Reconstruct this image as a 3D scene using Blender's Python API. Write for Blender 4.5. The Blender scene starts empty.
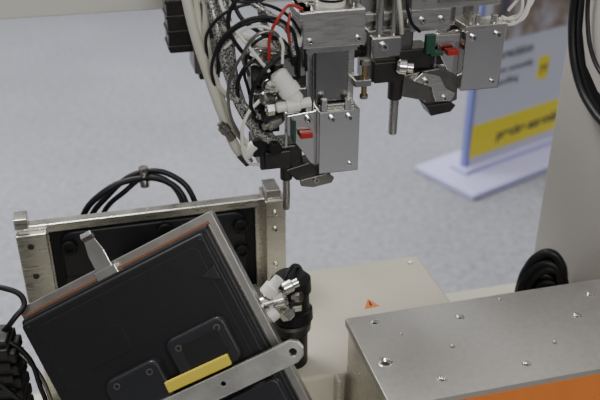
import bpy, math, random, bmesh
from mathutils import Vector, Matrix, Euler
random.seed(4)
D=bpy.data
scene=bpy.context.scene
COL=scene.collection
MM=0.001

# ---------------------------------------------------------------- materials
def mat(name,col,rough=.5,metal=0.,var=0.,scale=40.,bump=0.,bscale=200.,stretch=(1,1,1),spec=None,coat=0.,rvar=0.):
    m=D.materials.new(name); m.use_nodes=True
    nt=m.node_tree; b=nt.nodes['Principled BSDF']
    b.inputs['Roughness'].default_value=rough; b.inputs['Metallic'].default_value=metal
    b.inputs['Base Color'].default_value=(*col,1)
    if spec is not None: b.inputs['Specular IOR Level'].default_value=spec
    if coat: b.inputs['Coat Weight'].default_value=coat
    tc=nt.nodes.new('ShaderNodeTexCoord'); mp=nt.nodes.new('ShaderNodeMapping')
    mp.inputs['Scale'].default_value=stretch
    nt.links.new(tc.outputs['Object'],mp.inputs['Vector'])
    n=nt.nodes.new('ShaderNodeTexNoise'); n.inputs['Scale'].default_value=scale; n.inputs['Detail'].default_value=6
    nt.links.new(mp.outputs[0],n.inputs['Vector'])
    r=nt.nodes.new('ShaderNodeMapRange')
    r.inputs['From Min'].default_value=.3; r.inputs['From Max'].default_value=.7
    r.inputs['To Min'].default_value=1-var; r.inputs['To Max'].default_value=1+var
    nt.links.new(n.outputs['Fac'],r.inputs['Value'])
    mx=nt.nodes.new('ShaderNodeVectorMath'); mx.operation='SCALE'
    mx.inputs[0].default_value=col
    nt.links.new(r.outputs[0],mx.inputs['Scale'])
    nt.links.new(mx.outputs[0],b.inputs['Base Color'])
    if rvar:
        r3=nt.nodes.new('ShaderNodeMapRange'); r3.inputs['From Min'].default_value=.3; r3.inputs['From Max'].default_value=.7
        r3.inputs['To Min'].default_value=rough-rvar; r3.inputs['To Max'].default_value=rough+rvar
        nt.links.new(n.outputs['Fac'],r3.inputs['Value']); nt.links.new(r3.outputs[0],b.inputs['Roughness'])
    if bump:
        n2=nt.nodes.new('ShaderNodeTexNoise'); n2.inputs['Scale'].default_value=bscale; n2.inputs['Detail'].default_value=3
        nt.links.new(mp.outputs[0],n2.inputs['Vector'])
        bp=nt.nodes.new('ShaderNodeBump'); bp.inputs['Strength'].default_value=bump; bp.inputs['Distance'].default_value=.002
        nt.links.new(n2.outputs['Fac'],bp.inputs['Height']); nt.links.new(bp.outputs[0],b.inputs['Normal'])
    return m
ALU =mat('brushed_aluminium',(.54,.53,.49),.30,.97,.08,30,.04,300,(1,1,12),rvar=.06)
PLATE=mat('ground_aluminium_plate',(.41,.395,.375),.40,.82,.06,120,.03,500,rvar=.04)
STEEL=mat('polished_steel',(.68,.67,.63),.14,1.,.05,20,rvar=.05)
SATIN=mat('satin_steel',(.42,.41,.39),.27,1.,.08,30,rvar=.05)
SLIDE=mat('dark_satin_slide',(.30,.295,.28),.25,1.,.08,30,rvar=.05)
DARKM=mat('dark_anodised_metal',(.048,.046,.043),.32,.7,.15,40)
GUNM =mat('gunmetal',(.19,.18,.165),.3,.9,.15,40)
BLK  =mat('black_rubber',(.007,.007,.008),.45,0,.1,40,spec=.3)
BLKP =mat('black_moulded_plastic',(.0085,.0088,.0105),.45,0,.1,60,.10,900,spec=.26)
BLKP2=mat('black_raised_plastic',(.0130,.0136,.0165),.36,0,.1,60,.06,900,spec=.36)
GREYF=mat('grey_cast_flange',(.27,.26,.245),.36,.8,.1,50)
COPP =mat('copper_gasket',(.19,.098,.06),.45,.3,.1,50)
CREAM=mat('cream_powder_coat',(.485,.455,.37),.42,0,.03,15,.03,600)
PAINT=mat('light_grey_paint',(.36,.34,.312),.42,0,.03,6,.02,500)
BEAM =mat('beam_grey_paint',(.64,.63,.58),.45,0,.02,6)
WHITEP=mat('white_plastic',(.66,.65,.60),.35,0,.03)
HOSE =mat('cream_hose',(.48,.47,.40),.38,0,.04)
RED  =mat('red_plastic',(.33,.015,.01),.4)
GREEN=mat('green_circuit_board',(.012,.055,.032),.4,0,.2,200)
BRASS=mat('brass',(.36,.26,.13),.3,.9)
YEL  =mat('yellow_plastic',(.52,.41,.04),.5)
ORANGE=mat('orange_anodised',(.62,.17,.02),.38,.1,.05,30)
HOLE =mat('hole_dark',(.01,.01,.01),.7)
LAV  =mat('pale_lavender_board',(.47,.46,.72),.45,0,.02)
POST =mat('violet_blue_edge',(.18,.20,.48),.4)
PWH  =mat('poster_white',(.56,.57,.66),.5,0,.01)
PYEL =mat('poster_yellow',(.78,.66,.02),.5)
PTXT =mat('poster_text_grey',(.12,.12,.15),.6)
WARN =mat('warning_orange',(.62,.16,.03),.5)
NAVY =mat('dark_print',(.05,.05,.05),.5)

def braid(name):
    m=D.materials.new(name); m.use_nodes=True; nt=m.node_tree; b=nt.nodes['Principled BSDF']
    tc=nt.nodes.new('ShaderNodeTexCoord'); v=nt.nodes.new('ShaderNodeTexVoronoi'); v.inputs['Scale'].default_value=420
    r=nt.nodes.new('ShaderNodeValToRGB'); r.color_ramp.elements[0].position=.3; r.color_ramp.elements[1].position=.65
    r.color_ramp.elements[0].color=(.5,.49,.46,1); r.color_ramp.elements[1].color=(.06,.06,.06,1)
    nt.links.new(tc.outputs['Object'],v.inputs['Vector']); nt.links.new(v.outputs['Distance'],r.inputs[0])
    nt.links.new(r.outputs[0],b.inputs['Base Color']); b.inputs['Roughness'].default_value=.35; b.inputs['Metallic'].default_value=.4
    return m
BRAID=braid('braided_sleeve')

def carpet():
    m=D.materials.new('grey_carpet'); m.use_nodes=True; nt=m.node_tree; b=nt.nodes['Principled BSDF']
    tc=nt.nodes.new('ShaderNodeTexCoord')
    n=nt.nodes.new('ShaderNodeTexNoise'); n.inputs['Scale'].default_value=34; n.inputs['Detail'].default_value=8; n.inputs['Roughness'].default_value=.85
    n2=nt.nodes.new('ShaderNodeTexNoise'); n2.inputs['Scale'].default_value=1.2; n2.inputs['Detail'].default_value=5
    for k in (n,n2): nt.links.new(tc.outputs['Object'],k.inputs['Vector'])
    r=nt.nodes.new('ShaderNodeValToRGB'); r.color_ramp.elements[0].position=.36; r.color_ramp.elements[1].position=.64
    r.color_ramp.elements[0].color=(.150,.153,.176,1); r.color_ramp.elements[1].color=(.340,.342,.378,1)
    nt.links.new(n.outputs['Fac'],r.inputs[0])
    mr=nt.nodes.new('ShaderNodeMapRange'); mr.inputs['From Min'].default_value=.3; mr.inputs['From Max'].default_value=.7
    mr.inputs['To Min'].default_value=.90; mr.inputs['To Max'].default_value=1.10
    nt.links.new(n2.outputs['Fac'],mr.inputs[0])
    s=nt.nodes.new('ShaderNodeVectorMath'); s.operation='SCALE'
    nt.links.new(r.outputs[0],s.inputs[0]); nt.links.new(mr.outputs[0],s.inputs['Scale'])
    nt.links.new(s.outputs[0],b.inputs['Base Color']); b.inputs['Roughness'].default_value=.8
    bp=nt.nodes.new('ShaderNodeBump'); bp.inputs['Strength'].default_value=.5; bp.inputs['Distance'].default_value=.006
    nt.links.new(n.outputs['Fac'],bp.inputs['Height']); nt.links.new(bp.outputs[0],b.inputs['Normal'])
    return m
CARPET=carpet()

def photo_print():
    m=D.materials.new('poster_photo_print'); m.use_nodes=True; nt=m.node_tree; b=nt.nodes['Principled BSDF']
    tc=nt.nodes.new('ShaderNodeTexCoord'); n=nt.nodes.new('ShaderNodeTexNoise'); n.inputs['Scale'].default_value=6; n.inputs['Detail'].default_value=4
    r=nt.nodes.new('ShaderNodeValToRGB'); e=r.color_ramp.elements
    e[0].position=.35; e[0].color=(.08,.08,.11,1); e[1].position=.62; e[1].color=(.45,.45,.52,1)
    x=e.new(.48); x.color=(.26,.20,.15,1)
    nt.links.new(tc.outputs['Object'],n.inputs['Vector']); nt.links.new(n.outputs['Fac'],r.inputs[0])
    nt.links.new(r.outputs[0],b.inputs['Base Color']); b.inputs['Roughness'].default_value=.4
    return m
PRINT=photo_print()

# ---------------------------------------------------------------- builders (coords in mm unless k given)
def empty(name,loc=(0,0,0),rot=None):
    o=D.objects.new(name,None); COL.objects.link(o); o.location=loc; o.empty_display_size=.05
    if rot is not None: o.rotation_euler=rot
    return o
def add(name,parent,verts,faces,m,k=MM,bevel=0,smooth=False,seg=2):
    me=D.meshes.new(name); me.from_pydata([tuple(c*k for c in v) for v in verts],[],faces); me.update()
    o=D.objects.new(name,me); COL.objects.link(o); me.materials.append(m)
    if parent: o.parent=parent
    bm=bmesh.new(); bm.from_mesh(me); bmesh.ops.recalc_face_normals(bm,faces=bm.faces); bm.to_mesh(me); bm.free()
    if bevel:
        b=o.modifiers.new('bevel','BEVEL'); b.width=bevel*k; b.segments=seg; b.limit_method='ANGLE'; b.angle_limit=.7
    return o
def box(name,parent,x,y,z,m,bevel=1.2,k=MM):
    v=[(a,b,c) for a in x for b in y for c in z]
    f=[(0,1,3,2),(4,6,7,5),(0,4,5,1),(2,3,7,6),(0,2,6,4),(1,5,7,3)]
    return add(name,parent,v,f,m,k,bevel)
def prism(name,parent,poly,lo,hi,m,axis='y',bevel=1.,k=MM,seg=2):
    def P(a,b,c): return {'y':(a,c,b),'x':(c,a,b),'z':(a,b,c)}[axis]
    n=len(poly); v=[P(a,b,lo) for a,b in poly]+[P(a,b,hi) for a,b in poly]
    f=[tuple(range(n)),tuple(range(n,2*n))]+[(i,(i+1)%n,n+(i+1)%n,n+i) for i in range(n)]
    return add(name,parent,v,f,m,k,bevel,seg=seg)
def rrect(cx,cy,w,h,r,n=6):
    out=[]
    for (sx,sy,a0) in ((1,1,0),(-1,1,90),(-1,-1,180),(1,-1,270)):
        for i in range(n+1):
            a=math.radians(a0+90*i/n)
            out.append((cx+sx*(w/2-r)+r*math.cos(a),cy+sy*(h/2-r)+r*math.sin(a)))
    return out
def lathe(name,parent,p0,p1,prof,m,n=28,k=MM):
    a=Vector(p0); d=Vector(p1)-a; L=d.length; d.normalize()
    q=d.to_track_quat('Z','Y'); v=[];f=[]
    for (s,r) in prof:
        for i in range(n):
            t=2*math.pi*i/n
            v.append(tuple(a+q@Vector((r*math.cos(t),r*math.sin(t),s))))
    for j in range(len(prof)-1):
        for i in range(n): f.append((j*n+i,j*n+(i+1)%n,(j+1)*n+(i+1)%n,(j+1)*n+i))
    f.append(tuple(range(n))); f.append(tuple(range((len(prof)-1)*n,len(prof)*n)))
    o=add(name,parent,v,f,m,k)
    for p in o.data.polygons: p.use_smooth=len(p.vertices)==4 and n>8
    try: o.data.set_sharp_from_angle(angle=.6)
    except Exception: pass
    return o
def cyl(name,parent,p0,p1,r,m,n=28,ch=None,k=MM):
    L=(Vector(p1)-Vector(p0)).length
    c=min(r*.15,L*.2) if ch is None else ch
    return lathe(name,parent,p0,p1,[(0,r-c),(c,r),(L-c,r),(L,r-c)],m,n,k)
def bolt(name,parent,p,d,r,m=STEEL):
    p=Vector(p); d=Vector(d).normalized(); h=r*1.0
    lathe(name,parent,p,p+d*h,[(0,r),(h*.85,r),(h,r*.88),(h,r*.5),(h*.45,r*.48)],m,20)
    cyl(name+'_socket',parent,p+d*h*.4,p+d*h*.5,r*.47,HOLE,6,0)
def tube(name,parent,pts,r,m,k=MM):
    c=D.curves.new(name,'CURVE'); c.dimensions='3D'; c.bevel_depth=r*k; c.bevel_resolution=4; c.resolution_u=14; c.use_fill_caps=True
    s=c.splines.new('BEZIER'); s.bezier_points.add(len(pts)-1)
    for bp,p in zip(s.bezier_points,pts):
        bp.co=tuple(q*k for q in p); bp.handle_left_type=bp.handle_right_type='AUTO'
    c.materials.append(m); o=D.objects.new(name,c); COL.objects.link(o)
    if parent: o.parent=parent
    return o
def cut(o,cutters):
    for c in cutters:
        b=o.modifiers.new('cut','BOOLEAN'); b.object=c; b.operation='DIFFERENCE'; b.solver='EXACT'
    bpy.context.view_layer.update()
    dg=bpy.context.evaluated_depsgraph_get()
    me=D.meshes.new_from_object(o.evaluated_get(dg))
    o.modifiers.clear(); o.data=me
    for c in cutters: D.objects.remove(c,do_unlink=True)
def text(name,parent,body,loc,size,m,rot=(math.pi/2,0,0),off=0):
    c=D.curves.new(name,'FONT'); c.body=body; c.size=size; c.extrude=.0005; c.offset=off; c.materials.append(m)
    o=D.objects.new(name,c); COL.objects.link(o); o.parent=parent; o.location=loc; o.rotation_euler=rot
    return o

YAW=math.radians(14.5)
R=(0,0,YAW)

# ---------------------------------------------------------------- room shell
add('floor',None,[(-6,-4,0),(6,-4,0),(6,9,0),(-6,9,0)],[(0,1,2,3)],CARPET,1)

# ---------------------------------------------------------------- machine base
base=empty('machine_base_cabinet',(0,0,0),R)
box('bed',base,(-600,1250),(420,1190),(0,620),CREAM,6)
box('rear_step',base,(545,1250),(889,1190),(620,700),CREAM,3)
box('electronics_cover',base,(170,536),(900,1190),(620,800),CREAM,5)
box('cover_seam',base,(168,538),(898,1192),(640,643),DARKM,0)
box('cover_edge_trim',base,(286,292),(880,900),(620,800),ALU,1)
for i,(x,y) in enumerate([(512,1165),(512,925),(195,1165)]):
    cyl('cover_screw_%d'%i,base,(x,y,799.5),(x,y,802),5,SATIN)
prism('warning_label',base,[(384,1048),(412,1050),(399,1075)],800,800.6,WARN,'z',0)
prism('warning_mark',base,[(396,1054),(400,1054),(399.5,1067),(397.5,1067)],800.6,801,HOLE,'z',0)

# ---------------------------------------------------------------- work plate
wp=empty('work_plate_block',(0,0,0),R)
pl=box('top_plate',wp,(297,1000),(700,889),(897,910),PLATE,1.0)
holes=[(335,870,5.5),(320,783,7.5),(458,851,5),(623,812,5),(672,855,5),(500,733,5),(380,733,5),(534,877,3.5),(420,792,4),(560,765,4),(640,745,5),(740,820,5),(362,835,3)]
cs=[cyl('c%d'%i,wp,(x,y,880),(x,y,930),r,HOLE,24,0) for i,(x,y,r) in enumerate(holes)]
bpy.context.view_layer.update()
cut(pl,cs)
for i,(x,y,r) in enumerate(holes):
    if r>=5:
        lathe('hole_bush_%d'%i,wp,(x,y,898),(x,y,910.4),[(0,r*.5),(8,r*.5),(9,r*.95),(12.2,r*1.35),(12.6,r*1.25),(12.6,r*.95),(9,r*.6)],STEEL,24)
        cyl('hole_bore_%d'%i,wp,(x,y,906),(x,y,907.4),r*.58,HOLE,20,0)
box('support_block',wp,(301,1000),(713,886),(620,896),ALU,1.5)
box('orange_front_panel',wp,(345,1000),(699.5,713),(780,902),ORANGE,1.5)
box('front_lower_panel',wp,(301,1000),(702,713),(620,779),SATIN,1.5)
box('front_corner_bar',wp,(301,344),(702,713),(780,896),ALU,1.)
for i,x in enumerate((380,520,660)):
    bolt('panel_screw_%d'%i,wp,(x,699.5,840),(0,-1,0),5)

# ---------------------------------------------------------------- column
col=empty('machine_column',(0,0,0),R)
box('column_body',col,(773,1180),(925,1174),(700,1600),PAINT,5)
box('base_flange',col,(765,1190),(905,1182),(700,712),PAINT,2)
box('top_bridge',col,(775,1000),(1170,1560),(1430,1600),PAINT,4)
prism('side_recess',col,[(1158,1600),(1158,1300),(1150,1210),(1120,1150),(1070,1112),(990,1092),(935,1085),(932,1600)],768,774,BLK,'x',2)
prism('recess_plate',col,[(1134,1600),(1134,1300),(1124,1232),(1098,1182),(1055,1152),(990,1136),(940,1130),(938,1600)],765,769,PAINT,'x',1)
tube('slot_cable',col,[(758,1146,1560),(757,1146,1330),(757,1138,1225),(758,1104,1160),(758,1050,1124),(760,960,1104)],7,BLK)
tube('slot_cable_thin',col,[(757,1110,1560),(756,1112,1330),(757,1100,1250),(758,1070,1202),(760,1020,1175)],3.5,BLK)

# coil of black cable on the step
cb=empty('black_cable_coil',(0.014,0.004,0),R)
for i in range(14):
    a=i*.3; r=46-i*3.1
    pts=[]
    for j in range(13):
        t=j/12*2*math.pi
        pts.append((702+i*2.4+8*math.sin(t+a)+r*.6*math.cos(t)+6*math.sin(i*2.1), 1048-r*.45*math.cos(t)+7*math.sin(i*1.7), 711+ r*1.6*(1+math.sin(t))))
    tube('loop_%d'%i,cb,pts,8,BLK)
box('cable_tie',cb,(690,728),(1010,1030),(760,768),BLK,2)

# ---------------------------------------------------------------- gantry beam
gb=empty('gantry_beam',(0,0,0),R)
box('beam_body',gb,(-900,1000),(1508,1640),(1211,1430),BEAM,4)
box('beam_rail_upper',gb,(-900,760),(1490,1508),(1380,1400),STEEL,1)
box('carriage_plate',gb,(60,640),(1470,1508),(1345,1475),ALU,2)
box('cable_tray',gb,(-900,760),(1640,1700),(1300,1310),DARKM,1)
box('left_leg',gb,(-900,-790),(1510,1638),(0,1216),BEAM,4)

# ---------------------------------------------------------------- servo motor unit
sm=empty('servo_motor',(-0.186,1.335,1.196),R)
box('motor_body',sm,(-38,8),(0,55),(-18,175),DARKM,3)
for i in range(6):
    box('cooling_rib_%d'%i,sm,(-40,10),(-3,58),(-10+i*26,-4+i*26),DARKM,1)
box('gearbox',sm,(0,64),(-25,45),(-50,175),GUNM,3)
box('gearbox_face',sm,(10,50),(-30,-25),(-34,80),SATIN,2)
lathe('gearbox_flange',sm,(30,-30,30),(30,-38,30),[(0,16),(6,16),(8,14),(8,8),(4,8)],DARKM)
box('gearbox_foot',sm,(8,44),(-20,30),(-62,-50),DARKM,2)
for i,(x,z) in enumerate([(14,-26),(46,-26),(14,72),(46,72)]): bolt('gearbox_bolt_%d'%i,sm,(x,-30,z),(0,-1,0),4)
box('hanger_arm',sm,(-20,50),(0,300),(175,225),ALU,3)

# ---------------------------------------------------------------- gripper head A
A=empty('gripper_head',(0.031,1.030,1.094),R)
prism('front_block',A,[(-4,0),(55,0),(55,95),(-4,95)],0,36,STEEL,'y',1.5)
prism('face_plate',A,[(-46,88),(-4,92),(-4,-4),(-20,26),(-46,60)],16,22,STEEL,'y',.8)
prism('side_gusset',A,[(24,30),(24,92),(60,98),(115,62),(118,50)],-48,-44,STEEL,'x',.8)
box('block_back',A,(-4,55),(36,75),(30,95),SATIN,1.5)
box('vertical_slide',A,(-8,44),(24,62),(60,184),SLIDE,1.5)
box('slide_cover',A,(-5,41),(17,24),(104,180),SLIDE,1)
box('slide_foot',A,(-2,50),(8,34),(95,102),SATIN,1)
box('top_housing',A,(-28,58),(0,62),(186,236),ALU,2)
box('top_housing_lip',A,(-34,-14),(-6,50),(226,236),ALU,1)
box('housing_under_plate',A,(-22,50),(6,58),(178,186),SATIN,1)
for i,(x,z) in enumerate([(-18,196),(48,196)]): bolt('housing_bolt_%d'%i,A,(x,0,z),(0,-1,0),4)
box('right_side_plate',A,(44,54),(30,60),(95,184),ALU,1)
for i,(x,z) in enumerate([(14,84),(39,84),(42,12)]): bolt('front_bolt_%d'%i,A,(x,0,z),(0,-1,0),5 if z>50 else 3)
cyl('guide_rod_a',A,(4,6,95),(4,6,112),5,STEEL)
cyl('guide_rod_b',A,(38,6,95),(38,6,110),5,STEEL)
cyl('adjust_screw',A,(66,20,108),(66,20,160),4,BRASS)
bolt('adjust_knob',A,(66,20,152),(0,0,1),8,SATIN)
bolt('adjust_foot',A,(66,20,108),(0,0,-1),6,SATIN)
box('adjust_bracket',A,(50,74),(12,34),(122,132),SATIN,1)
lathe('knurled_knob',A,(18,30,236),(18,30,300),[(0,20),(6,20),(6,17),(10,17),(10,20),(14,20),(14,17),(18,17),(18,20),(22,20),(22,17),(26,17),(26,20),(36,20),(36,14),(60,14)],WHITEP)
cyl('knob_groove',A,(18,30,238),(18,30,270),17.6,BLK)
cyl('top_pin',A,(46,20,236),(46,20,262),6,SATIN)
bolt('top_bolt',A,(-12,20,236),(0,0,1),7)
# valve / manifold cluster
box('manifold',A,(-60,-14),(34,72),(84,158),DARKM,2)
box('manifold_plate',A,(-50,-16),(28,34),(140,180),SATIN,1.5)
box('manifold_top',A,(-80,-34),(30,80),(158,180),GUNM,2)
box('manifold_side',A,(-90,-60),(44,76),(96,156),DARKM,2)
box('sensor_block',A,(-86,-56),(20,50),(64,100),BLK,2)
box('sensor_cap',A,(-92,-66),(18,40),(100,124),DARKM,2)
box('terminal_block',A,(-44,-16),(20,34),(98,126),GUNM,2)
for i in range(4):
    cyl('terminal_%d'%i,A,(-40+i*7,20,104),(-40+i*7,16,104),2.4,STEEL,12)
for i in range(4):
    lathe('air_fitting_%d'%i,A,(-62+i*2,20-i*3,172-i*28),(-96+i*4,0,176-i*26),[(0,8),(10,8),(10,6),(16,6),(16,8.5),(28,8.5),(30,6)],[GUNM,BLK,SATIN,DARKM][i])
lathe('white_regulator',A,(-64,0,158),(-38,-8,118),[(0,9),(4,13),(22,13),(24,15),(34,15),(36,11),(47,11)],WHITEP)
lathe('white_fitting',A,(-68,-10,112),(-20,-10,116),[(0,5),(2,7),(14,7),(14,10),(32,10),(34,7),(48,7)],WHITEP)
lathe('steel_nut',A,(-82,-10,111),(-66,-10,112),[(0,6),(2,9),(11,9),(13,6)],STEEL,6)
lathe('steel_elbow',A,(-66,-4,138),(-84,-14,146),[(0,7),(10,7),(10,9),(18,9),(20,6)],STEEL)
lathe('lower_fitting',A,(-60,6,88),(-86,-6,84),[(0,7),(8,7),(8,9),(18,9),(20,5),(27,5)],SATIN)
box('green_board',A,(-40,-36),(6,16),(50,84),GREEN,.5)
box('red_connector',A,(-30,-12),(4,15),(56,65),RED,1)
bolt('side_bolt',A,(-16,15,80),(-.1,-1,0),5)
# lower gripper
box('gripper_body',A,(-84,-22),(24,66),(4,40),DARKM,3)
box('gripper_slide',A,(-94,-60),(24,58),(26,54),BLK,2)
box('gripper_cover',A,(-78,-40),(18,24),(8,34),DARKM,1.5)
cyl('round_sensor',A,(-66,14,46),(-66,0,46),9,BLK)
prism('gripper_finger',A,[(-50,6),(-14,14),(18,-8),(20,-16),(-8,-20),(-34,-12)],14,44,DARKM,'y',1.5)
prism('finger_plate',A,[(-30,-10),(10,-4),(22,-12),(18,-20),(-10,-24),(-28,-20)],8,14,GUNM,'y',1)
bolt('finger_bolt',A,(-6,8,-12),(0,-1,0),4,SATIN)
cyl('collet',A,(-46,26,-14),(-46,26,10),9,DARKM)
lathe('probe_pin',A,(-46,26,10),(-46,26,-64),[(0,5.5),(54,5.5),(72,5.2),(74,4)],SATIN)
# hanger to the beam
box('hanger_plate',A,(-24,56),(20,60),(288,336),ALU,2)
box('hanger_column',A,(34,56),(40,60),(236,290),ALU,2)
box('hanger_arm',A,(-10,50),(60,455),(291,336),ALU,3)
# hoses & wires
tube('hose_1',A,[(-174,60,300),(-172,48,262),(-165,40,212),(-150,36,150),(-133,34,90),(-114,34,36),(-102,36,22)],7,HOSE)
tube('hose_2',A,[(-148,70,300),(-146,50,250),(-148,46,190),(-134,44,120),(-116,40,66),(-98,36,40)],4.5,HOSE)
tube('hose_3',A,[(-152,60,300),(-146,54,240),(-128,30,214),(-100,10,205),(-70,16,182)],4,HOSE)
tube('hose_4',A,[(-158,66,300),(-156,60,230),(-150,50,170),(-128,40,120),(-104,30,110)],4,HOSE)
tube('braided_1',A,[(-150,70,300),(-138,30,225),(-124,22,150),(-104,20,92),(-78,20,58),(-52,26,44)],6.5,BRAID)
tube('braided_2',A,[(-128,60,300),(-120,34,215),(-112,30,130),(-92,26,78),(-64,30,50)],5.5,BRAID)
tube('braided_3',A,[(-60,60,300),(-80,20,240),(-66,14,200),(-40,20,170)],4.5,BRAID)
tube('braided_4',A,[(-142,60,300),(-130,40,240),(-122,30,170),(-112,24,120),(-90,16,94),(-74,14,88)],4.5,BRAID)
tube('braided_5',A,[(-110,60,300),(-104,20,262),(-76,4,238),(-48,6,214),(-36,12,176)],4.5,BRAID)
K=[[(-150,40,170),(-148,20,215),(-110,10,246),(-60,10,240),(-26,14,200),(-18,20,150)],
   [(-136,40,150),(-132,14,200),(-100,4,226),(-60,6,222),(-34,14,190),(-28,22,140)],
   [(-120,40,300),(-126,14,262),(-90,6,252),(-50,8,262),(-30,10,240)],
   [(-110,40,300),(-112,12,240),(-84,4,212),(-52,8,196),(-36,20,160)],
   [(-96,30,120),(-104,10,170),(-84,2,205),(-54,8,200)],
   [(-90,30,60),(-112,20,110),(-108,10,160),(-80,14,180)],
   [(-140,40,120),(-146,10,180),(-120,0,222),(-80,-4,234),(-44,0,216),(-34,10,176)],
   [(-70,30,300),(-100,10,270),(-124,10,230),(-110,10,190),(-86,20,168)],
   [(-44,30,300),(-54,10,270),(-84,4,256),(-112,10,262),(-130,40,290)],
   [(-88,20,84),(-100,0,120),(-92,-8,152),(-66,-4,176),(-46,10,176)]]
for i,p in enumerate(K): tube('black_wire_%d'%i,A,p,2.2+.6*(i%2),BLK)
tube('red_wire',A,[(-74,0,176),(-72,-4,212),(-58,-4,236),(-46,0,246),(-30,2,240),(-28,14,236)],2.2,RED)
tube('red_wire_2',A,[(-46,-4,238),(-50,-8,220),(-46,0,196)],1.8,RED)
tube('white_wire_1',A,[(-130,20,190),(-90,0,222),(-60,-4,205),(-56,0,170)],2.2,WHITEP)
tube('white_wire_2',A,[(-84,10,118),(-104,6,100),(-112,10,60),(-100,20,20),(-84,30,12)],2.4,WHITEP)
tube('white_wire_3',A,[(-130,50,300),(-128,20,240),(-96,2,190),(-74,0,160)],2.4,WHITEP)
tube('grey_wire',A,[(-98,20,150),(-106,0,190),(-76,-6,216),(-50,0,190)],2.4,GUNM)
tube('grey_wire_2',A,[(-112,20,60),(-128,10,110),(-122,6,160),(-96,4,190),(-60,4,186)],2.2,GUNM)
cyl('hose_elbow',A,(-104,34,26),(-90,30,44),8,WHITEP)
cyl('hose_nut',A,(-112,34,32),(-98,34,14),8,SATIN,6)
lathe('valve_stub',A,(-140,20,86),(-120,16,56),[(0,5),(6,5),(6,8),(16,8),(18,6),(30,6)],GUNM)

# ---------------------------------------------------------------- gripper head B
B=empty('gripper_head.001',(0.241,1.137,1.180),R)
prism('front_block',B,[(0,0),(62,0),(64,98),(0,92)],0,40,STEEL,'y',1.5)
box('block_top',B,(-2,64),(-2,40),(92,100),ALU,1)
prism('face_plate',B,[(-34,84),(0,90),(0,4),(-14,24),(-34,60)],18,24,STEEL,'y',.8)
prism('side_gusset',B,[(24,30),(24,90),(50,96),(110,70),(114,55)],-36,-32,STEEL,'x',.8)
box('vertical_slide',B,(-14,34),(34,70),(60,230),SATIN,1.5)
box('upper_housing',B,(-80,60),(20,90),(122,190),ALU,2)
box('housing_step',B,(-40,30),(12,20),(132,160),SATIN,1)
box('upper_plate',B,(-78,-16),(22,34),(90,122),ALU,1)
box('slide_rail',B,(-8,4),(26,34),(98,122),STEEL,.6)
box('second_rail',B,(20,30),(26,34),(98,122),STEEL,.6)
for i,(x,y,z) in enumerate([(-60,20,140),(44,20,136),(12,0,82),(50,0,84),(50,0,12),(-60,22,106),(-30,22,106)]): bolt('front_bolt_%d'%i,B,(x,y,z),(0,-1,0),5 if z>50 else 3.4)
cyl('guide_rod_a',B,(20,8,98),(20,8,114),5,STEEL)
cyl('guide_rod_b',B,(46,8,98),(46,8,112),5,STEEL)
box('rear_carriage',B,(-150,-76),(40,86),(90,200),SATIN,2)
box('carriage_lip',B,(-154,-70),(34,90),(106,118),ALU,1)
cyl('carriage_rod_1',B,(-124,28,70),(-124,28,190),6,STEEL)
cyl('carriage_rod_2',B,(-102,28,70),(-102,28,190),5,STEEL)
box('actuator_body',B,(-142,-70),(26,70),(16,96),GUNM,3)
box('actuator_cap',B,(-138,-92),(16,30),(56,88),SATIN,3)
box('actuator_low',B,(-132,-84),(16,28),(18,50),DARKM,2)
box('actuator_mid',B,(-96,-44),(16,60),(36,66),DARKM,2)
lathe('silver_bushing',B,(-100,12,44),(-76,4,42),[(0,9),(4,12),(14,12),(16,8),(24,8)],STEEL)
lathe('side_valve',B,(-140,40,60),(-164,36,64),[(0,8),(8,8),(8,6),(14,6),(14,9),(22,9)],BLK)
bolt('actuator_bolt',B,(-120,16,74),(0,-1,0),6)
box('green_board',B,(-58,-44),(6,16),(60,88),GREEN,.6)
box('green_connector',B,(-50,-30),(6,16),(56,62),GREEN,.8)
box('red_connector',B,(-26,-8),(0,14),(57,65),RED,1)
box('silver_bracket',B,(-44,-4),(10,17),(74,86),ALU,1)
box('dark_cross_block',B,(-70,-2),(24,60),(36,58),DARKM,2)
prism('gripper_jaw',B,[(-86,28),(-30,34),(2,20),(4,-20),(-40,-32),(-52,-16),(-88,-6)],16,52,GUNM,'y',2)
prism('jaw_plate',B,[(-74,20),(-44,8),(-36,-16),(-10,-18),(-4,-6),(-20,4),(-32,24),(-60,32)],8,16,ALU,'y',1)
prism('jaw_tip',B,[(-50,-22),(-12,-20),(0,-26),(-8,-36),(-40,-40)],10,40,DARKM,'y',1.5)
bolt('jaw_bolt_1',B,(-54,8,18),(0,-1,0),5)
bolt('jaw_bolt_2',B,(-22,8,-11),(0,-1,0),4)
cyl('collet',B,(-95,26,-12),(-95,26,24),11,DARKM)
lathe('probe_pin',B,(-95,26,0),(-95,26,-70),[(0,7),(40,7),(68,6.8),(70,5)],SATIN)
box('hanger_plate',B,(-130,60),(40,90),(190,262),ALU,2)
box('hanger_arm',B,(-40,30),(88,330),(200,250),ALU,3)
W=[[(60,40,220),(72,20,190),(96,10,150),(92,6,110),(76,10,94),(60,20,102)],
   [(70,40,220),(90,20,180),(104,14,130),(88,10,98),(64,20,104)],
   [(58,30,210),(66,10,170),(84,0,130),(80,4,106),(64,14,102)],
   [(64,30,220),(100,20,196),(112,16,150),(100,14,112),(76,20,100)],
   [(74,30,230),(86,20,200),(78,16,170),(88,14,140),(74,20,112)]]
for i,p in enumerate(W): tube('white_wire_%d'%i,B,p,2.4,WHITEP)
tube('black_wire_0',B,[(-150,60,220),(-156,50,150),(-152,40,90),(-138,40,50)],3,BLK)
tube('black_wire_1',B,[(-84,30,200),(-92,10,150),(-84,6,110),(-66,16,92)],2.4,BLK)
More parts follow.
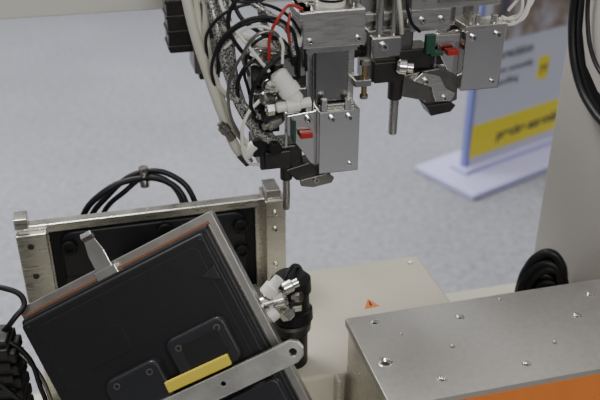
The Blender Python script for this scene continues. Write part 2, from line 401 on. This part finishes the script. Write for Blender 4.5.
tube('black_wire_2',B,[(-152,60,260),(-164,50,180),(-164,36,110),(-160,36,64)],2.6,BLK)
tube('cream_hose',B,[(-86,60,300),(-100,20,210),(-104,10,150),(-98,10,110),(-92,20,90)],3.2,HOSE)

# ---------------------------------------------------------------- tilting fixture frame
F=empty('tilting_fixture_frame',(0,0,0),R)
fr=prism('aluminium_plate',F,[(-158,620),(262,620),(262,974),(-158,974)],1160,1180,ALU,'y',1.2)
c1=box('cwin',F,(-112,222),(1100,1250),(700,960),HOLE,0)
bpy.context.view_layer.update(); cut(fr,[c1])
box('left_lug',F,(-160,-140),(1152,1182),(974,992),ALU,1)
box('left_post',F,(-160,-114),(1146,1160),(840,966),ALU,1.2)
box('right_post',F,(234,268),(1130,1186),(800,984),ALU,1.2)
box('right_post_cap',F,(238,260),(1136,1180),(984,1000),SATIN,1)
box('black_back_panel',F,(-112,222),(1168,1176),(700,960),BLKP,1)
prism('panel_recess_frame',F,rrect(55,880,300,150,20),1160,1168,BLKP2,'y',3)
box('panel_rib_lower',F,(-96,206),(1158,1166),(860,872),BLKP2,2)
for i,(x,z) in enumerate([(-84,930),(196,930),(150,880),(70,940),(196,880)]):
    lathe('panel_boss_%d'%i,F,(x,1162,z),(x,1148,z),[(0,13),(10,13),(12,11),(12,7),(8,7)],BLK)
for i,(x,z) in enumerate([(250,960),(250,930),(250,860),(250,830)]): bolt('post_screw_%d'%i,F,(x,1130,z),(0,-1,0),4.5)
for i,(x,z) in enumerate([(-140,945),(-140,890)]): cyl('post_hole_%d'%i,F,(x,1146,z),(x,1145.4,z),5,HOLE,20,0)
cyl('trunnion_axle',F,(20,1170,870),(42,995,850),34,DARKM)
# pneumatic clamp on its post
C=empty('toggle_clamp_post',(-0.018,0.978,0.62),R)
cyl('post',C,(4,0,0),(4,0,240),26,BLK)
cyl('collar',C,(4,0,240),(4,0,258),31,DARKM)
lathe('cylinder_body',C,(8,0,258),(6,10,336),[(0,30),(16,30),(18,26),(44,26),(46,30),(66,30),(74,22)],BLK)
lathe('silver_valve',C,(-52,-22,306),(-4,-26,316),[(0,7),(4,12),(18,12),(18,8),(26,8),(26,14),(40,14),(46,9)],STEEL)
lathe('white_elbow',C,(-38,-20,320),(-16,-18,346),[(0,7),(3,12),(18,12),(20,8),(33,8)],WHITEP)
lathe('steel_cap',C,(-14,-28,332),(10,-26,340),[(0,8),(2,10),(14,10),(16,7),(24,7)],STEEL)
lathe('white_lower_fitting',C,(-24,-32,300),(-44,-36,288),[(0,8),(3,11),(14,11),(16,7),(22,7)],WHITEP)
box('valve_bracket',C,(-44,14),(-30,-18),(290,300),ALU,1.2)
lathe('silver_nut',C,(-16,-32,302),(-2,-36,284),[(0,8),(2,12),(16,12),(20,7)],STEEL,6)
lathe('small_screw',C,(0,-30,318),(12,-40,322),[(0,5),(7,5),(7,8),(14,8)],STEEL)
tube('clamp_hose',C,[(-52,-22,306),(-66,-12,306),(-76,6,322),(-78,40,350)],4,BLK)
tube('clamp_wire',C,[(-10,-6,330),(4,4,342),(16,20,338),(32,40,310),(36,42,240)],3,BLK)

# ---------------------------------------------------------------- black housing (device under test)
RM=(Matrix.Rotation(math.radians(-2),3,'Z')@Matrix.Rotation(math.radians(66),3,'X')@Matrix.Rotation(math.radians(28),3,'Z'))
rot=RM.to_euler()
HL=Vector((-0.183,0.862,0.881))
H=empty('black_display_housing',HL,rot)
prism('back_flange',H,rrect(0,0,304,328,6),-40,-14,GREYF,'z',1.5)
prism('copper_gasket_top',H,[(-148,149),(144,149),(144,154),(-148,154)],-14,-6,COPP,'z',.8)
prism('gasket_right',H,[(138,-160),(141,-160),(141,149),(138,149)],-14,-8,DARKM,'z',.6)
prism('flange_front',H,rrect(-6,-8,288,312,5),-14,2,BLKP2,'z',1.5)
prism('body',H,rrect(-6,-8,280,304,7),2,18,BLKP,'z',4,seg=4)
prism('raised_border',H,rrect(-6,12,250,240,10),18,20,BLKP,'z',1.5)
prism('label_recess_pad',H,rrect(-55,66,66,40,6),20,20.8,BLKP,'z',.4)
prism('pad_left',H,rrect(-34,-6,80,62,12),20,42,BLKP2,'z',4,seg=4)
prism('pad_right',H,rrect(66,4,88,66,12),20,38,BLKP2,'z',4,seg=4)
prism('pad_right_inner',H,rrect(70,6,56,38,9),38,40,BLKP,'z',1.5)
prism('pad_low',H,rrect(60,-100,150,60,12),20,30,BLKP2,'z',4,seg=4)
prism('pad_low_left',H,rrect(-80,-100,60,60,12),20,30,BLKP2,'z',4,seg=4)
prism('edge_notch',H,[(104,92),(128,76),(128,98)],18,23,BLKP2,'z',1)
for i,(x,y,z) in enumerate([(-58,14,42),(-10,12,42),(38,22,38),(96,24,38)]):
    lathe('screw_dimple_%d'%i,H,(x,y,z-3),(x,y,z+.8),[(0,4.5),(3.8,4.5),(3.8,3),(1,2.8)],GUNM,20)
for i,x in enumerate((-138,126)):
    for j,y in enumerate((-152,134)): cyl('corner_screw_%d%d'%(i,j),H,(x,y,17),(x,y,19),3.5,BLK)
box('rear_gearbox',H,(-60,60),(-60,60),(-98,-40),DARKM,4)
prism('spring_clip',H,[(-26,150),(-2,150),(-2,184),(-6,204),(-22,204),(-26,184)],-8,-4,SATIN,'z',.8)
prism('spring_clip_curl',H,[(204,-8),(204,-4),(210,2),(216,-2),(210,-10)],-22,-6,SATIN,'x',.8)
box('spring_clip_foot',H,(-30,2),(146,160),(-14,-3),SATIN,1)
# aluminium cross bar and yellow shim
up=Vector((.006,.4695*.012,.8829*.012))
K2=empty('aluminium_clamp_bar',HL+up,(RM@Matrix.Rotation(math.radians(2),3,'Z')).to_euler())
bar=prism('bar',K2,[(-130,-60),(160,-76),(170,-72),(175,-62),(173,-52),(165,-46),(-128,-28)],43,54,ALU,'z',1.2)
cc=[cyl('cb%d'%i,K2,(x,y,20),(x,y,70),r,HOLE,24,0) for i,(x,y,r) in enumerate([(160,-61,5.5),(60,-54,3.5)])]
bpy.context.view_layer.update(); cut(bar,cc)
ys=box('yellow_shim',K2,(-8,84),(-32,-17),(43,51),YEL,1.5); ys.rotation_euler=(0,0,math.radians(-4))
box('bar_standoff',K2,(-100,-84),(-50,-36),(20,43),SATIN,1)
box('bar_standoff_2',K2,(106,122),(-66,-54),(20,43),SATIN,1)

# ---------------------------------------------------------------- black cable loops behind the frame
L=empty('black_cable_loops')
tube('loop_a',L,[(-.40,1.16,.62),(-.385,1.165,.86),(-.369,1.175,.935),(-.341,1.18,.975),(-.274,1.20,1.002),(-.216,1.20,.992),(-.191,1.19,.955),(-.185,1.18,.62)],.0055,BLK,1)
tube('loop_b',L,[(-.38,1.18,.62),(-.37,1.18,.86),(-.358,1.185,.93),(-.330,1.19,.968),(-.265,1.21,1.010),(-.205,1.21,.996),(-.178,1.20,.955),(-.17,1.19,.62)],.005,BLK,1)
tube('loop_c',L,[(-.36,1.19,.62),(-.35,1.19,.88),(-.335,1.195,.94),(-.30,1.20,.975),(-.25,1.215,1.0),(-.21,1.215,.97),(-.2,1.2,.9),(-.2,1.19,.62)],.0045,BLK,1)
cyl('cable_clip',L,(-.262,1.205,.985),(-.262,1.205,1.022),.008,SATIN,16,.001,1)

# ---------------------------------------------------------------- cable chain, bottom left
CH=empty('cable_drag_chain',(-0.378,0.885,0.62),(0,0,math.radians(6)))
for i in range(13):
    z=4+i*22
    box('link_%d'%i,CH,(-70,-12),(-22,24),(z,z+17),BLK,3)
    box('link_pin_%d'%i,CH,(-62,-20),(-26,28),(z+13,z+26),BLK,2)
box('chain_end_bracket',CH,(-66,-22),(-18,22),(292,304),DARKM,1.5)
tube('side_wire_1',CH,[(10,10,0),(16,0,120),(10,-10,210),(-6,-6,276),(-60,0,310)],3.5,BLK)
tube('side_wire_2',CH,[(24,10,0),(28,0,100),(22,-10,180),(8,-6,240),(-14,0,270)],3,GUNM)
tube('side_wire_3',CH,[(-40,10,290),(-14,10,320),(-2,30,334),(-30,40,352),(-90,40,350)],4,BLK)
tube('side_wire_4',CH,[(-4,-20,0),(2,-30,120),(-10,-32,200),(-40,-26,240)],3,BLK)

# ---------------------------------------------------------------- poster stand
P=empty('poster_stand',(0.745,3.25,0),(0,0,math.radians(36)))
box('base_plate',P,(-.16,.9),(-.20,.16),(0,.03),LAV,.006,1)
box('base_riser',P,(-.05,.85),(-.05,.05),(.03,.05),LAV,.004,1)
box('board',P,(0,.82),(-.012,.012),(.048,1.9),PWH,.002,1)
box('edge_trim',P,(-.022,.0),(-.016,.016),(.03,1.9),POST,.002,1)
box('yellow_band',P,(.0,.82),(-.0135,-.012),(.085,.24),PYEL,0,1)
box('photo_panel',P,(.05,.80),(-.0135,-.012),(.60,1.2),PRINT,0,1)
box('yellow_logo',P,(.40,.475),(-.0138,-.012),(.37,.48),PYEL,0,1)
text('logo_mark',P,'M',(.412,-.0142,.395),.07,NAVY)
text('band_text',P,'precise assembly',(.17,-.0138,.135),.068,NAVY,off=.002)
text('caption_text',P,'precision',(.12,-.0138,.52),.062,PTXT,off=.001)
text('caption_text_small',P,'fine assembly',(.12,-.0138,.455),.045,PTXT)
text('caption_text_third',P,'handling',(.12,-.0138,.40),.045,PTXT)

# ---------------------------------------------------------------- lights & world
def area(name,loc,size,power,target,col=(1,1,1)):
    l=D.lights.new(name,'AREA'); l.shape='RECTANGLE'; l.size=size[0]; l.size_y=size[1]; l.energy=power; l.color=col
    o=D.objects.new(name,l); COL.objects.link(o); o.location=loc
    o.rotation_euler=(Vector(target)-Vector(loc)).to_track_quat('-Z','Y').to_euler()
area('ceiling_light_main',(-.9,1.9,3.4),(1.1,.7),76,(0,1.2,.9),(1,.98,.93))
area('ceiling_light_back',(1.0,4.8,4.0),(3,2),100,(0.3,3.8,0),(.98,.985,1))
area('ceiling_light_left',(-2.5,4.2,4.0),(2.5,2),185,(-1,3.4,0),(.98,.985,1))
area('ceiling_light_front',(.6,-1.2,2.4),(1.0,.5),30,(0.1,1.1,1.1),(1,.98,.94))
w=D.worlds.new('reflection_band_world'); scene.world=w; w.use_nodes=True
nt=w.node_tree; bg=nt.nodes['Background']
tc=nt.nodes.new('ShaderNodeTexCoord'); sx=nt.nodes.new('ShaderNodeSeparateXYZ'); rp=nt.nodes.new('ShaderNodeValToRGB')
nt.links.new(tc.outputs['Generated'],sx.inputs[0])
mr=nt.nodes.new('ShaderNodeMapRange'); mr.inputs['From Min'].default_value=-1; mr.inputs['From Max'].default_value=1
nt.links.new(sx.outputs['Z'],mr.inputs[0]); nt.links.new(mr.outputs[0],rp.inputs[0])
e=rp.color_ramp.elements; e[0].position=.3; e[0].color=(.10,.10,.12,1); e[1].position=1; e[1].color=(.85,.85,.85,1)
x=e.new(.5); x.color=(.12,.12,.13,1); x=e.new(.6); x.color=(.60,.60,.60,1); x=e.new(.68); x.color=(.18,.18,.18,1); x=e.new(.8); x.color=(.8,.8,.8,1)  # made-up bright and dark bands, added so the metals reflect some contrast
nt.links.new(rp.outputs[0],bg.inputs[0]); bg.inputs[1].default_value=.72

# ---------------------------------------------------------------- camera
cam=D.cameras.new('camera'); cam.sensor_width=36; cam.lens=48; cam.clip_start=.02
co=D.objects.new('camera',cam); COL.objects.link(co); co.location=(0,0,1.6); co.rotation_euler=(math.radians(62),0,0)
cam.dof.use_dof=True; cam.dof.focus_distance=1.14; cam.dof.aperture_fstop=4.2
scene.camera=co
